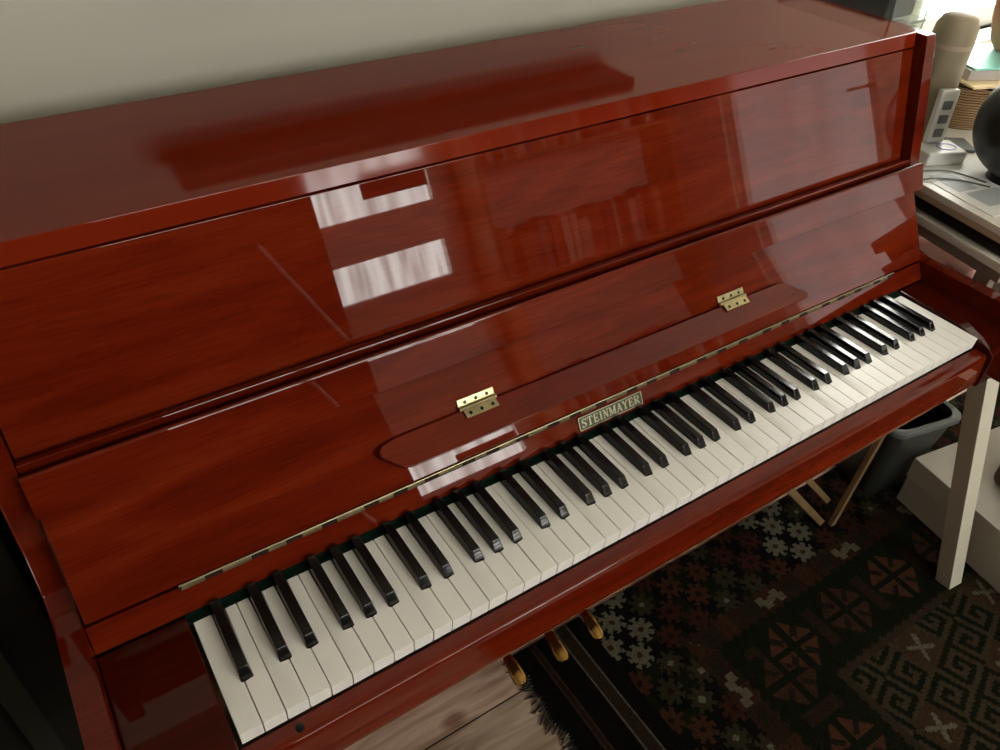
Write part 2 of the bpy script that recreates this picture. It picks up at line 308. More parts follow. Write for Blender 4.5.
# ------------------------------------------------------------------ the piano
XL, XR = -0.119, 1.320           # outer faces
XLi, XRi = -0.094, 1.294         # inner faces of the two sides
piano = thing('upright_piano', 'glossy red mahogany upright piano with open fallboard, brass hinges and full keyboard', 'piano', (0.6, 0.3, -K))
R = M['red']; M['lid'] = varnish('red_mahogany_lid', (0.140, 0.0100, 0.0020), (0.155, 0.0125, 0.0028), (0.170, 0.0150, 0.0035), coat_rough=0.06, wavy=False, weight=0.68, pores=0.25)
side_prof = [(0.60, -K), (0.60, 0.3805), (0.304, 0.3805), (0.300, 0.377), (0.293, 0.345), (0.274, 0.27), (0.252, 0.18), (0.236, 0.10), (0.212, 0.052), (0.195, 0.038), (0.17, 0.034), (0.0, 0.034), (-0.11, 0.032), (-0.15, 0.022), (-0.168, 0.0), (-0.168, -0.03), (-0.15, -0.07), (-0.12, -0.095), (0.20, -0.105), (0.265, -0.16), (0.285, -0.30), (0.285, -K)]
for a, b_, nm in ((XL, XLi, 'side_panel'), (XRi, XR, 'side_panel')):
    bm = new(); prism(bm, side_prof, a, b_, 0.0025); obj(nm, bm, M['red_side'], piano)
# lid
bm = new(); prism(bm, [(0.3160, 0.3600), (0.3215, 0.3815), (0.600, 0.3815), (0.600, 0.3600)], XLi + 0.001, XRi - 0.001, 0.0012, 2); obj('lid', bm, M['lid'], piano)
# upper front panel, leaning back
bm = new(); prism(bm, [(0.2665, 0.165), (0.3165, 0.3575), (0.334, 0.3575), (0.284, 0.165)], XLi + 0.001, XRi - 0.001, 0.001); obj('upper_panel', bm, R, piano)
# lower panel, plinth, keybed
bm = new(); prism(bm, [(0.292, -K + 0.10), (0.292, -0.11), (0.31, -0.11), (0.31, -K + 0.10)], XLi, XRi, 0.001); obj('lower_panel', bm, R, piano)
bm = new(); box(bm, XLi, XRi, 0.287, 0.325, -K + 0.002, -K + 0.098, 0.002); obj('plinth', bm, M['red_side'], piano)
bm = new(); box(bm, XLi, XRi, -0.018, 0.30, -0.098, -0.062, 0.001); obj('keybed', bm, M['key_wood'], piano)
bm = new(); box(bm, XLi, XRi, 0.585, 0.60, -K + 0.01, 0.357); obj('back_panel', bm, M['key_wood'], piano)
# key slip in front of the keys
bm = new(); prism(bm, [(-0.0015, -0.0205), (-0.0185, -0.0205), (-0.0225, -0.0225), (-0.0245, -0.028), (-0.0275, -0.072), (-0.026, -0.0805), (-0.022, -0.083), (-0.0015, -0.083)], -0.0038, 1.2262, 0.0012); slip = obj('key_slip', bm, R, piano)
bm = new(); lathe(bm, [(0.0045, 0), (0.0045, 0.0015), (0.003, 0.0022), (0.0005, 0.0022)], 0, 0, 18, Matrix.Translation((0.0535, -0.0125, -0.0207))); obj('lock_screw', bm, M['dark_metal'], slip, 'dark metal lock screw')
# key blocks, in a darker tint than the rest of the case
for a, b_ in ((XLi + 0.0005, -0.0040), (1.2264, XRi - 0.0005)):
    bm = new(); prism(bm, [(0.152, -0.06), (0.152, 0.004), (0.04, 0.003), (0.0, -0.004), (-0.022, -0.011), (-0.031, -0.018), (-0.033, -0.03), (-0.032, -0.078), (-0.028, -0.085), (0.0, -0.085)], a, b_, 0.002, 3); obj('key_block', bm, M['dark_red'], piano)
# name board behind the keys
bm = new(); prism(bm, [(0.1548, 0.0040), (0.1695, 0.0315), (0.178, 0.0285), (0.178, 0.0)], XLi + 0.0005, XRi - 0.0005, 0.0006); nameboard = obj('nameboard', bm, R, piano)
bm = new(); box(bm, -0.0038, 1.226, 0.1435, 0.178, -0.006, 0.0004); box(bm, -0.0038, 1.226, 0.1535, 0.158, 0.0, 0.0040); obj('felt_strip', bm, M['felt'], piano, 'dark green felt strip')
# fallboard
fa, fb = Vector((0, 0.17, 0.035)), Vector((0, 0.2285, 0.1415)); fu = (fb - fa).normalized(); fn = Vector((0, -fu.z, fu.y))
def F(x, s, t): v = fa + fu * s + fn * t; return Vector((x, v.y, v.z))
def Fp(s, t): v = fa + fu * s + fn * t; return (v.y, v.z)
fall = None
bm = new(); prism(bm, [Fp(0, 0), Fp(0.124, 0), Fp(0.124, -0.018), Fp(0, -0.018)], XLi + 0.002, XRi + 0.003, 0.0018, 3); fall = obj('fallboard', bm, R, piano)
# top rail of the fallboard: proud band, groove and back moulding
bm = new()
prism(bm, [(0.2235, 0.1445), (0.2385, 0.1835), (0.2400, 0.1858), (0.2425, 0.1862), (0.2440, 0.1845), (0.2420, 0.160), (0.2330, 0.142)], XLi, XRi + 0.018, 0.0008)
obj('top_rail', bm, R, fall)
bm = new()
prism(bm, [(0.2425, 0.170), (0.2545, 0.170), (0.2545, 0.1875), (0.2555, 0.1895), (0.2615, 0.1895), (0.2630, 0.1875), (0.2630, 0.160), (0.2425, 0.160)], XLi + 0.001, XRi + 0.006, 0.0006)
obj('ledge_moulding', bm, M['red_side'], fall)
# long brass hinge along the foot of the fallboard
bm = new()
kn = 0.0; i = 0
y_h, z_h = 0.1690, 0.0335
bmd = new()
sweep(bm, [(0.0, y_h - 0.0008, z_h + 0.0018), (1.215, y_h - 0.0008, z_h + 0.0018)], 0.0009, 6)
widths = [0.026, 0.034, 0.020]
x = 0.002
while x < 1.205:
    wd = widths[i % 3] + random.uniform(-0.003, 0.003)
    box(bm, x, min(x + wd, 1.21), y_h - 0.0036, y_h - 0.0008, z_h - 0.0036, z_h + 0.0010, 0.0006)
    x += wd + 0.019; i += 1
box(bmd, 0.0, 1.212, y_h - 0.0025, y_h + 0.0025, z_h - 0.0045, z_h + 0.0006)
hinge = obj('piano_hinge', bm, M['brass_old'], fall, 'long brass hinge')
obj('hinge_leaf', bmd, M['groove'], hinge)
# folding lip, turned out from the fallboard on two small hinges
lb = [(0.272, 0.0625), (0.932, 0.0625), (0.944, 0.059), (0.970, 0.040), (0.973, 0.034), (0.966, 0.029), (0.280, 0.029), (0.266, 0.032), (0.247, 0.050), (0.247, 0.056), (0.254, 0.061)]
def lip_t(s): return 0.0035 + (0.0625 - s) / 0.0335 * 0.0235
bm = new()
top_ = [bm.verts.new(F(x_, s_, lip_t(s_) + 0.002)) for x_, s_ in lb]; bot_ = [bm.verts.new(F(x_, s_ - 0.005, max(lip_t(s_) - 0.012, 0.0004))) for x_, s_ in lb]
bm.faces.new(top_); bm.faces.new(bot_[::-1])
for i in range(len(lb)): bm.faces.new((top_[i], bot_[i], bot_[(i + 1) % len(lb)], top_[(i + 1) % len(lb)]))
bmesh.ops.bevel(bm, geom=list(bm.edges), offset=0.002, segments=3, affect='EDGES', profile=0.5)
lip = obj('folding_lip', bm, R, fall)
for hx in (0.388, 0.835):
    bm = new(); d = 0.0265
    def P(x_, s_, t_): return F(x_, s_, t_)
    def slab(bm, x0, x1, s0, t0, s1, t1, th):
        nrm = Vector((0, 0, 0)); a = [P(x0, s0, t0), P(x1, s0, t0), P(x1, s1, t1), P(x0, s1, t1)]
        n_ = (a[1] - a[0]).cross(a[3] - a[0]).normalized()
        if n_.y > 0: n_ = -n_
        v0 = [bm.verts.new(p) for p in a]; v1 = [bm.verts.new(p + n_ * th) for p in a]
        fs = [bm.faces.new(v0), bm.faces.new(v1)] + [bm.faces.new((v0[i], v0[(i + 1) % 4], v1[(i + 1) % 4], v1[i])) for i in range(4)]
        bmesh.ops.bevel(bm, geom=list({e for f in fs for e in f.edges}), offset=0.0006, segments=2, affect='EDGES', profile=0.5)
    slab(bm, hx - d, hx + d, 0.0655, 0.0006, 0.0765, 0.0006, 0.002)
    slab(bm, hx - d + 0.003, hx + d - 0.003, 0.0640, 0.0070, 0.0540, 0.0145, 0.0012)
    sweep(bm, [P(hx - d, 0.0645, 0.0050), P(hx + d, 0.0645, 0.0050)], 0.0027, 10)
    h = obj('lip_hinge', bm, M['brass'], fall, 'small brass hinge')
    bm = new()
    for dx in (-0.016, 0.0, 0.016):
        c = P(hx + dx, 0.0712, 0.0029)
        lathe(bm, [(0.0024, 0), (0.0020, 0.0004)], 0, 0, 12, Matrix.Translation(c) @ fn.to_track_quat('Z', 'Y').to_matrix().to_4x4())
        c = P(hx + dx, 0.0590, 0.0128)
        lathe(bm, [(0.0024, 0), (0.0018, 0.0006)], 0, 0, 12, Matrix.Translation(c) @ (fn + fu * 0.6).to_track_quat('Z', 'Y').to_matrix().to_4x4())
    obj('screw_heads', bm, M['dark_metal'], h)
# name badge
na, nb = Vector((0, 0.1548, 0.0040)), Vector((0, 0.1695, 0.0315)); nu = (nb - na).normalized(); nn = Vector((0, -nu.z, nu.y))
def G(x, s, t): v = na + nu * s + nn * t; return Vector((x, v.y, v.z))
def badge_box(bm, x0, x1, s0, s1, t0, t1):
    vs = [bm.verts.new(G(x_, s_, t_)) for x_ in (x0, x1) for s_ in (s0, s1) for t_ in (t0, t1)]
    for f in [(0, 1, 3, 2), (4, 6, 7, 5), (0, 4, 5, 1), (2, 3, 7, 6), (0, 2, 6, 4), (1, 5, 7, 3)]: bm.faces.new([vs[i] for i in f])
BX0, BX1, BS0, BS1 = 0.5275, 0.6395, 0.0045, 0.0235
bm = new(); badge_box(bm, BX0, BX1, BS0, BS1, 0.0001, 0.0012); badge = obj('name_badge', bm, M['badge'], nameboard, 'small dark badge reading STEINMAYER', smooth=0)
bm = new()
for a in ((BX0, BX1, BS0, BS0 + 0.001), (BX0, BX1, BS1 - 0.001, BS1), (BX0, BX0 + 0.001, BS0, BS1), (BX1 - 0.001, BX1, BS0, BS1)): badge_box(bm, *a, 0.001, 0.0018)
obj('badge_rim', bm, M['badge_gold'], badge, smooth=0)
# serif capitals as strokes on a 0..1 x 0..1 cell: (x0, y0, x1, y1, width)
TH, TN = 0.22, 0.10
def ser(x, y, w_=0.34): return (x - w_ / 2, y, x + w_ / 2, y, 0.09)
GL = {
 'S': [(0.85, 0.78, 0.6, 0.96, TN), (0.6, 0.96, 0.3, 0.93, TN), (0.3, 0.93, 0.15, 0.74, TH), (0.15, 0.74, 0.3, 0.57, TH), (0.3, 0.57, 0.68, 0.45, TH), (0.68, 0.45, 0.85, 0.26, TH), (0.85, 0.26, 0.65, 0.06, TN), (0.65, 0.06, 0.35, 0.05, TN), (0.35, 0.05, 0.12, 0.25, TN), (0.86, 0.7, 0.86, 1.0, TN), (0.12, 0.0, 0.12, 0.32, TN)],
 'T': [(0.5, 0, 0.5, 1, TH), (0.05, 0.95, 0.95, 0.95, TN), (0.06, 0.72, 0.06, 1, TN), (0.94, 0.72, 0.94, 1, TN), ser(0.5, 0.05, 0.5)],
 'E': [(0.25, 0, 0.25, 1, TH), (0.1, 0.95, 0.88, 0.95, TN), (0.25, 0.5, 0.68, 0.5, TN), (0.1, 0.05, 0.9, 0.05, TN), (0.86, 0.72, 0.86, 1, TN), (0.9, 0.0, 0.9, 0.3, TN), (0.68, 0.38, 0.68, 0.62, TN)],
 'I': [(0.5, 0, 0.5, 1, TH), ser(0.5, 0.95, 0.6), ser(0.5, 0.05, 0.6)],
 'N': [(0.2, 0, 0.2, 1, TN), (0.2, 0.97, 0.82, 0.03, TH), (0.82, 0, 0.82, 1, TN), ser(0.18, 0.95), ser(0.82, 0.95), ser(0.2, 0.05)],
 'M': [(0.14, 0, 0.14, 1, TN), (0.16, 0.97, 0.5, 0.08, TH), (0.5, 0.08, 0.84, 0.97, TN), (0.86, 0, 0.86, 1, TH), ser(0.1, 0.95, 0.26), ser(0.9, 0.95, 0.26), ser(0.14, 0.05), ser(0.86, 0.05)],
 'A': [(0.14, 0.0, 0.5, 1.0, TN), (0.5, 1.0, 0.86, 0.0, TH), (0.28, 0.36, 0.7, 0.36, TN), ser(0.14, 0.05), ser(0.85, 0.05, 0.4)],
 'Y': [(0.12, 1, 0.5, 0.48, TH), (0.88, 1, 0.5, 0.48, TN), (0.5, 0, 0.5, 0.5, TH), ser(0.15, 0.95, 0.36), ser(0.86, 0.95), ser(0.5, 0.05, 0.5)],
 'R': [(0.22, 0, 0.22, 1, TH), (0.1, 0.95, 0.6, 0.95, TN), (0.6, 0.95, 0.8, 0.86, TN), (0.8, 0.88, 0.8, 0.6, TH), (0.8, 0.6, 0.62, 0.5, TN), (0.22, 0.5, 0.62, 0.5, TN), (0.5, 0.5, 0.88, 0.03, TH), ser(0.22, 0.05, 0.4), ser(0.88, 0.05, 0.24)],
}
bm = new(); word = 'STEINMAYER'; cw = (BX1 - BX0 - 0.010) / len(word)
wts = {'I': 0.62, 'M': 1.25, 'S': 0.9, 'E': 0.95}
tot = sum(wts.get(c, 1.02) for c in word); unit = (BX1 - BX0 - 0.0085) / tot; xx = BX0 + 0.0045
hS = BS1 - BS0 - 0.0065
for ch in word:
    wch = unit * wts.get(ch, 1.02)
    for (a, b1, c, d, wd) in GL[ch]:
        p = Vector((xx + a * wch * 0.9, b1 * hS)); q = Vector((xx + c * wch * 0.9, d * hS)); t = (q - p).normalized(); nrm = Vector((-t.y, t.x)) * wd * 0.0105 / 2
        qd = [p + nrm, q + nrm, q - nrm, p - nrm]
        v0 = [bm.verts.new(G(v.x, BS0 + 0.00325 + v.y, 0.0011)) for v in qd]; v1 = [bm.verts.new(G(v.x, BS0 + 0.00325 + v.y, 0.0018)) for v in qd]
        bm.faces.new(v1); bm.faces.new(v0[::-1])
        for i in range(4): bm.faces.new((v0[i], v0[(i + 1) % 4], v1[(i + 1) % 4], v1[i]))
    xx += wch
obj('badge_letters', bm, M['badge_gold'], badge, smooth=0)

# keys: 52 white, 36 black, A0 to C8
W = 0.0235; HEAD = 0.051; BACK = 0.1500
offs = {1: -0.12, 2: 0.12, 4: -0.15, 5: 0.0, 6: 0.15}     # boundary after C, D, F, G, A
names_seq = 'ABCDEFG'
BWH = 0.0072                                           # half of the cut-out for a black key
def black_after(note): return note in 'CDFGA'
boff = {'C': -0.12, 'D': 0.12, 'F': -0.15, 'G': 0.0, 'A': 0.15}
cache = {}
def white_mesh(note, first, last):
    key = (note, first, last)
    if key in cache: return cache[key]
    g = 0.0005; l0, r0 = g, W - g; l1, r1 = l0, r0
    prev = names_seq[(names_seq.index(note) - 1) % 7]
    if black_after(prev) and not first: l1 = boff[prev] * W + BWH
    if black_after(note) and not last: r1 = W + boff[note] * W - BWH
    bm = new()
    pts = [(l0, 0), (r0, 0), (r0, HEAD)] + ([(r1, HEAD)] if r1 != r0 else []) + [(r1, BACK), (l1, BACK)] + ([(l1, HEAD)] if l1 != l0 else []) + [(l0, HEAD)]
    # the front lip of the head hangs over by a hair
    a = [bm.verts.new((px, py, 0)) for px, py in pts]; b_ = [bm.verts.new((px, py + (0.0012 if py == 0 else 0), -0.0195)) for px, py in pts]
    bm.faces.new(a); bm.faces.new(b_[::-1])
    n = len(pts)
    for i in range(n): bm.faces.new((a[i], b_[i], b_[(i + 1) % n], a[(i + 1) % n]))
    te = [e for e in bm.edges if all(abs(v.co.z) < 1e-6 for v in e.verts)] + [e for e in bm.edges if abs(e.verts[0].co.z - e.verts[1].co.z) > 0.01 and all(v.co.y < 0.002 for v in e.verts)]
    bmesh.ops.bevel(bm, geom=te, offset=0.0007, segments=2, affect='EDGES', profile=0.5)
    bmesh.ops.recalc_face_normals(bm, faces=bm.faces)
    me = bpy.data.meshes.new('white_key'); bm.to_mesh(me); bm.free(); me.materials.append(M['white_key'])
    for p in me.polygons: p.use_smooth = True
    me.set_sharp_from_angle(angle=math.radians(35))
    cache[key] = me; return me
bm = new()
ya, yb, h = 0.0525, 0.152, 0.0115
lo = [(-0.0067, ya), (0.0067, ya), (0.0067, yb), (-0.0067, yb)]; hi = [(-0.0052, ya + 0.0085), (0.0052, ya + 0.0085), (0.0054, yb), (-0.0054, yb)]
vl = [bm.verts.new((px, py, -0.006)) for px, py in lo]; vm = [bm.verts.new((px, py, 0.0005)) for px, py in lo]; vh = [bm.verts.new((px, py, h)) for px, py in hi]
bm.faces.new(vl[::-1]); bm.faces.new(vh)
for A, B in ((vl, vm), (vm, vh)):
    for i in range(4): bm.faces.new((A[i], A[(i + 1) % 4], B[(i + 1) % 4], B[i]))
bmesh.ops.bevel(bm, geom=[e for e in bm.edges if max(v.co.z for v in e.verts) > 0.01], offset=0.0013, segments=3, affect='EDGES', profile=0.5)
bmesh.ops.recalc_face_normals(bm, faces=bm.faces)
bk = bpy.data.meshes.new('black_key'); bm.to_mesh(bk); bm.free(); bk.materials.append(M['black_key'])
for p in bk.polygons: p.use_smooth = True
bk.set_sharp_from_angle(angle=math.radians(35))
pb = Vector(piano['_base'])
for i in range(52):
    note = names_seq[i % 7]; last = i == 51
    o = bpy.data.objects.new('white_key', white_mesh(note, i == 0, last)); COL.objects.link(o); o.parent = piano; firm(o)
    o.location = Vector((i * W, 0, random.uniform(-0.00025, 0.00025))) - pb
    if black_after(note) and not last:
        o = bpy.data.objects.new('black_key', bk); COL.objects.link(o); o.parent = piano; firm(o)
        o.location = Vector(((i + 1) * W + boff[note] * W, random.uniform(-0.0003, 0.0003), 0)) - pb
# pedals
for px_, tipy in ((0.497, 0.186), (0.595, 0.182), (0.685, 0.184)):
    bm = new(); n = 14; L_ = 0.295 - tipy
    ys = [(0.0, 0.007), (0.25, 0.0072), (0.45, 0.0085), (0.65, 0.0125), (0.80, 0.0152), (0.91, 0.0145), (0.975, 0.0095), (1.0, 0.003)]
    rings = []
    for t, hw in ys:
        y = 0.295 - L_ * t; z = -0.662 + 0.012 * math.sin(math.pi * min(1, t * 1.1)) - 0.010 * max(0, t - 0.6); th = 0.0075 if t < 0.95 else 0.005
        rings.append([bm.verts.new((px_ + hw * math.cos(2 * math.pi * k / n), y, z + th * math.sin(2 * math.pi * k / n) * (1 if math.sin(2 * math.pi * k / n) > 0 else 0.8))) for k in range(n)])
    for A, B in zip(rings, rings[1:]):
        for k in range(n): bm.faces.new((A[k], A[(k + 1) % n], B[(k + 1) % n], B[k]))
    bm.faces.new(rings[0]); bm.faces.new(rings[-1]); obj('pedal', bm, M['brass_dark'], piano, 'brass pedal', smooth=60)

# ------------------------------------------------------------------ rug: woven kilim, pattern computed stitch by stitch
RX0, RX1, RY0, RY1 = 0.525, 2.25, -0.8, 0.272
def star(dx, dy):
    """eight-lobed flower; 0 outside, 1 petals, 2 heart"""
    r = math.hypot(dx, dy); a = math.atan2(dy, dx)
    if r < 0.0065: return 2
    off = abs((math.degrees(a) + 22.5) % 45 - 22.5)
    if r < (0.0290 if off < 12.5 else 0.0195): return 1
    return 0
def tooth(u, p): u = (u / p) % 1.0; return abs(u - 0.5) * 2
BLACK = (0.0065, 0.0060, 0.0045); GREEN = (0.011, 0.0125, 0.006); BROWN = (0.050, 0.022, 0.012); RUST = (0.085, 0.034, 0.018); DRED = (0.050, 0.017, 0.011)
OLIVE = (0.040, 0.034, 0.018); CREAM = (0.155, 0.145, 0.10); TAN = (0.062, 0.045, 0.026); PINKR = (0.11, 0.05, 0.032)
def stars(x, y):
    """lattice of flowers, columns every 0.082, alternate rows shifted by half"""
    for row in range(-20, 2):
        y0 = 0.2235 + row * 0.0455
        if abs(y - y0) > 0.03: continue
        sh = 0.041 if row % 2 else 0.0
        k = round((x - 0.752 - sh) / 0.0825); x0 = 0.752 + sh + k * 0.0825
        s = star(x - x0, y - y0)
        if not s: continue
        # colour runs in diagonal groups of four
        h1 = ((k * 2 + (row % 2)) + row) ; h2 = ((k * 2 + (row % 2)) - row)
        c4 = ((h1 // 4) + (h2 // 4)) % 3
        if row >= -2 and (x0 < 0.81 or (1.19 < x0 < 1.29)): col = CREAM; heart = (0.055, 0.03, 0.012)
        elif c4 == 0: col = OLIVE; heart = CREAM if (k + row) % 2 else (0.02, 0.01, 0.006)
        elif c4 == 1: col = DRED; heart = (0.022, 0.008, 0.006)
        else: col = (0.062, 0.026, 0.014); heart = (0.022, 0.008, 0.006)
        return col if s == 1 else heart
    return None
def s_motif(u, v):
    """interlocked S of the light band ornaments, u along, v across (-1..1)"""
    if abs(u) > 1 or abs(v) > 1: return False
    st = math.floor((u + 1) * 3.5)
    return [(-1, .3), (-1, 1), (-.2, 1), (-.55, .55), (-1, .2), (-1, 1), (-.3, 1)][min(st, 6)][0] <= v <= [(-1, .3), (-1, 1), (-.2, 1), (-.55, .55), (-1, .2), (-1, 1), (-.3, 1)][min(st, 6)][1]
def butterfly(u, v):
    a = abs(u); b = abs(v)
    if a + b > 1.15 or max(a, b) > 0.95: return 0
    if a < 0.13 or b < 0.10: return 0
    if abs(a - b) < 0.13: return 2 if max(a, b) > 0.3 else 1
    return 1
def meander(x, y):
    p = 0.078; u = x * 0.94 + y * 0.34; v = -x * 0.34 + y * 0.94
    iu, iv = math.floor(u / p), math.floor(v / p); fu_, fv = u / p - iu, v / p - iv
    if (iu * 2 + iv) % 5 == 0:
        a, b = fu_ - 0.5, fv - 0.5
        if (abs(abs(a) - abs(b)) < 0.09 and max(abs(a), abs(b)) < 0.30) : return CREAM if max(abs(a), abs(b)) < 0.30 else RUST
        return (0.062, 0.036, 0.02)
    g = int(fu_ * 7), int(fv * 7)
    rows = ['#######', '#.....#', '#.###.#', '#.#.#.#', '#.#...#', '#.#####', '#......'] if (iu + iv) % 2 else ['.######', '.#.....', '.#.###.', '.#.#.#.', '.#...#.', '.#####.', '.......']
    return TAN if rows[g[1]][g[0]] == '#' else GREEN
def rug_col(x, y):
    if x < 0.70:
        if 0.6 < x < 0.6335 or x > 0.6645: return BLACK
        if 0.6335 <= x < 0.6375 or 0.6605 <= x <= 0.6645: return (0.13, 0.115, 0.085)
        if 0.6375 <= x < 0.6605: return (0.035, 0.022, 0.013)
        if 0.570 < x < 0.574 or 0.583 < x < 0.587: return (0.055, 0.03, 0.022)
        if 0.574 <= x <= 0.583: return (0.028, 0.016, 0.011)
        return BLACK
    teeth = 0.012 * tooth(x, 0.026); teethy = 0.012 * tooth(y, 0.026)
    # distance bands measured from the back edge and the left edge
    d = min(0.25 - y + 0.0, x - 0.705)          # depth into the rug
    back = (0.25 - y) < (x - 0.705)
    tt = teeth if back else teethy; along = x if back else y
    if d < 0.143 - tt * 0.6:
        c = stars(x, y)
        if c: return c
        return BLACK if math.sin(x * 61) * math.sin(y * 47) > -0.2 else GREEN
    if d < 0.186 + tt * 0.8:
        # brown band with light S ornaments and dark squares
        dd = (d - 0.165) / 0.016; q = (along - (1.336 if back else -0.028)) / 0.25; f = q - round(q)
        if s_motif(f * 0.25 / 0.036, dd): return (0.14, 0.12, 0.078)
        f2 = (along / 0.125) % 1
        if 0.1 < f2 < 0.36 and abs(dd) < 0.8: return (0.022, 0.017, 0.010)
        return BROWN if 0.45 < f2 < 0.8 else (0.032, 0.017, 0.010)
    if d < 0.355 + tt * 0.5:
        k = round((along - (1.039 if back else -0.23)) / 0.165); c0 = (1.039 if back else -0.23) + k * 0.165
        u, v = (along - c0) / 0.062, (d - 0.272) / 0.062
        s = butterfly(u, v)
        if s == 1: return RUST if k % 2 == 0 else (0.055, 0.026, 0.015)
        if s == 2: return (0.018, 0.014, 0.010)
        if abs(abs(along - c0) - 0.0825) < 0.014 and abs(d - 0.272) < 0.045: return (0.032, 0.018, 0.011)
        return GREEN
    if d < 0.375: return (0.045, 0.03, 0.018)
    return meander(x, y)
def rug():
    st = 0.004; nx = int((RX1 - RX0) / st); ny = int((RY1 - RY0) / st)
    bm = new(); zt = -K + 0.006
    def edge(y): return 0.004 * math.sin(y * 37) + 0.003 * math.sin(y * 91)
    vs = [[bm.verts.new((RX0 + i * st + (edge(RY0 + j * st) if i == 0 else 0), RY0 + j * st, zt + 0.0015 * math.sin(i * 0.11) * math.sin(j * 0.09) + 0.0004 * ((i + j) % 2))) for j in range(ny + 1)] for i in range(nx + 1)]
    cl = bm.loops.layers.float_color.new('weave')
    rnd = random.Random(3)
    for i in range(nx):
        for j in range(ny):
            f = bm.faces.new((vs[i][j], vs[i + 1][j], vs[i + 1][j + 1], vs[i][j + 1]))
            c = rug_col(RX0 + (i + 0.5) * st, RY0 + (j + 0.5) * st); k = rnd.uniform(0.78, 1.2) * 0.55
            for l in f.loops: l[cl] = (c[0] * k, c[1] * k, c[2] * k, 1)
    # turned-down border down to the boards
    ring = [vs[i][0] for i in range(nx + 1)] + [vs[nx][j] for j in range(1, ny + 1)] + [vs[i][ny] for i in range(nx - 1, -1, -1)] + [vs[0][j] for j in range(ny - 1, 0, -1)]
    low = [bm.verts.new((v.co.x, v.co.y, -K + 0.0005)) for v in ring]
    for a in range(len(ring)):
        b = (a + 1) % len(ring); f = bm.faces.new((ring[a], ring[b], low[b], low[a]))
        for l in f.loops: l[cl] = (0.01, 0.009, 0.007, 1)
    m = mat('kilim_wool', (0.05, 0.03, 0.02), 0.95, spec=0.05); N, L, b = nodes(m)
    at = N.new('ShaderNodeAttribute'); at.attribute_name = 'weave'; L.new(at.outputs['Color'], b.inputs['Base Color'])
    tc = N.new('ShaderNodeTexCoord'); nz = N.new('ShaderNodeTexNoise'); nz.inputs['Scale'].default_value = 240
    bp = N.new('ShaderNodeBump'); bp.inputs['Strength'].default_value = 0.7; bp.inputs['Distance'].default_value = 0.003
    L.new(tc.outputs['Object'], nz.inputs['Vector']); L.new(nz.outputs[0], bp.inputs['Height']); L.new(bp.outputs[0], b.inputs['Normal'])
    bmesh.ops.recalc_face_normals(bm, faces=bm.faces)
    o = obj('rug', bm, m, None, smooth=0)
    tag(o, 'dark patterned woven rug with flower stars and zigzag borders on the floorboards', 'rug')
    # fringe along the short edge
    bm = new()
    for i in range(150):
        y = RY0 + 0.005 + (RY1 - RY0 - 0.01) * i / 149.0; x = RX0 + edge(y) + 0.003
        a = random.uniform(-0.5, 0.5); l = random.uniform(0.014, 0.034)
        sweep(bm, [(x, y, -K + 0.005), (x - l * 0.5, y + 0.3 * a * l, -K + 0.0045), (x - l, y + a * l, -K + 0.0022)], [0.0022, 0.0020, 0.0010], 5)
    fr = obj('fringe', bm, noise_col(mat('fringe_wool', (0.02, 0.018, 0.013), 0.9), [(0.008, 0.007, 0.006), (0.014, 0.012, 0.009), (0.16, 0.15, 0.12)], nscale=60, pos=[0.3, 0.60, 0.66]), o, smooth=60)
    fr['kind'] = 'stuff'
rug()

# ------------------------------------------------------------------ desk at right of the piano (its left edge turned a little)
A_D = math.radians(-8.0)
PD = Vector((1.385, 0.255, 0))       # a point on the desk's left edge
MD = rz(A_D, PD) if False else (Matrix.Translation(PD) @ Matrix.Rotation(math.radians(-10), 4, 'Z'))
def D(bm): bmesh.ops.transform(bm, matrix=MD, verts=bm.verts); return bm
desk = thing('desk', 'white painted desk on splayed legs standing right of the piano', 'desk', (1.5, 0.3, -K))
bm = new(); box(bm, 0.0, 1.1, -0.20, 0.44, 0.104, 0.118, 0.002); obj('desk_top', D(bm), M['white_paint'], desk)
bm = new(); box(bm, -0.001, 0.004, -0.20, 0.44, 0.094, 0.1038, 0.0005); box(bm, 0.004, 1.1, -0.20, 0.44, 0.094, 0.1038); obj('top_edging', D(bm), M['tan_edge'], desk, 'bare board edge')
bm = new(); box(bm, -0.004, 1.05, -0.205, 0.42, 0.050, 0.066, 0.002)
obj('shelf_board', D(bm), M['white_paint'], desk)
bm = new()
box(bm, 0.0, 0.02, -0.20, 0.42, 0.030, 0.0495, 0.002)
for yy in (-0.185, 0.02 - 0.005, 0.32): box(bm, 0.001, 0.019, yy - 0.0, yy + 0.03, -0.035, 0.0298, 0.001) if yy != 0.015 else None
box(bm, 0.0, 0.02, -0.20, 0.42, -0.060, -0.0352, 0.002)
obj('side_frame', D(bm), noise_col(mat('shaded_beam_side', (0.25, 0.2, 0.17), 0.5), [(0.22, 0.17, 0.14), (0.28, 0.23, 0.19)], nscale=9), desk, 'taupe side rails')  # brown-grey tint carries the shade on the side of the white beam
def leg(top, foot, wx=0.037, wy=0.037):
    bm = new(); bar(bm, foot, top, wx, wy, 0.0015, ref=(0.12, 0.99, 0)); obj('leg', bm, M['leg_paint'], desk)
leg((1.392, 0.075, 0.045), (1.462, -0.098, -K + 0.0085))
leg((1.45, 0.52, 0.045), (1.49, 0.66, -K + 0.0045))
leg((2.36, -0.08, 0.045), (2.42, -0.16, -K + 0.0045)); leg((2.42, 0.40, 0.045), (2.46, 0.44, -K + 0.001))
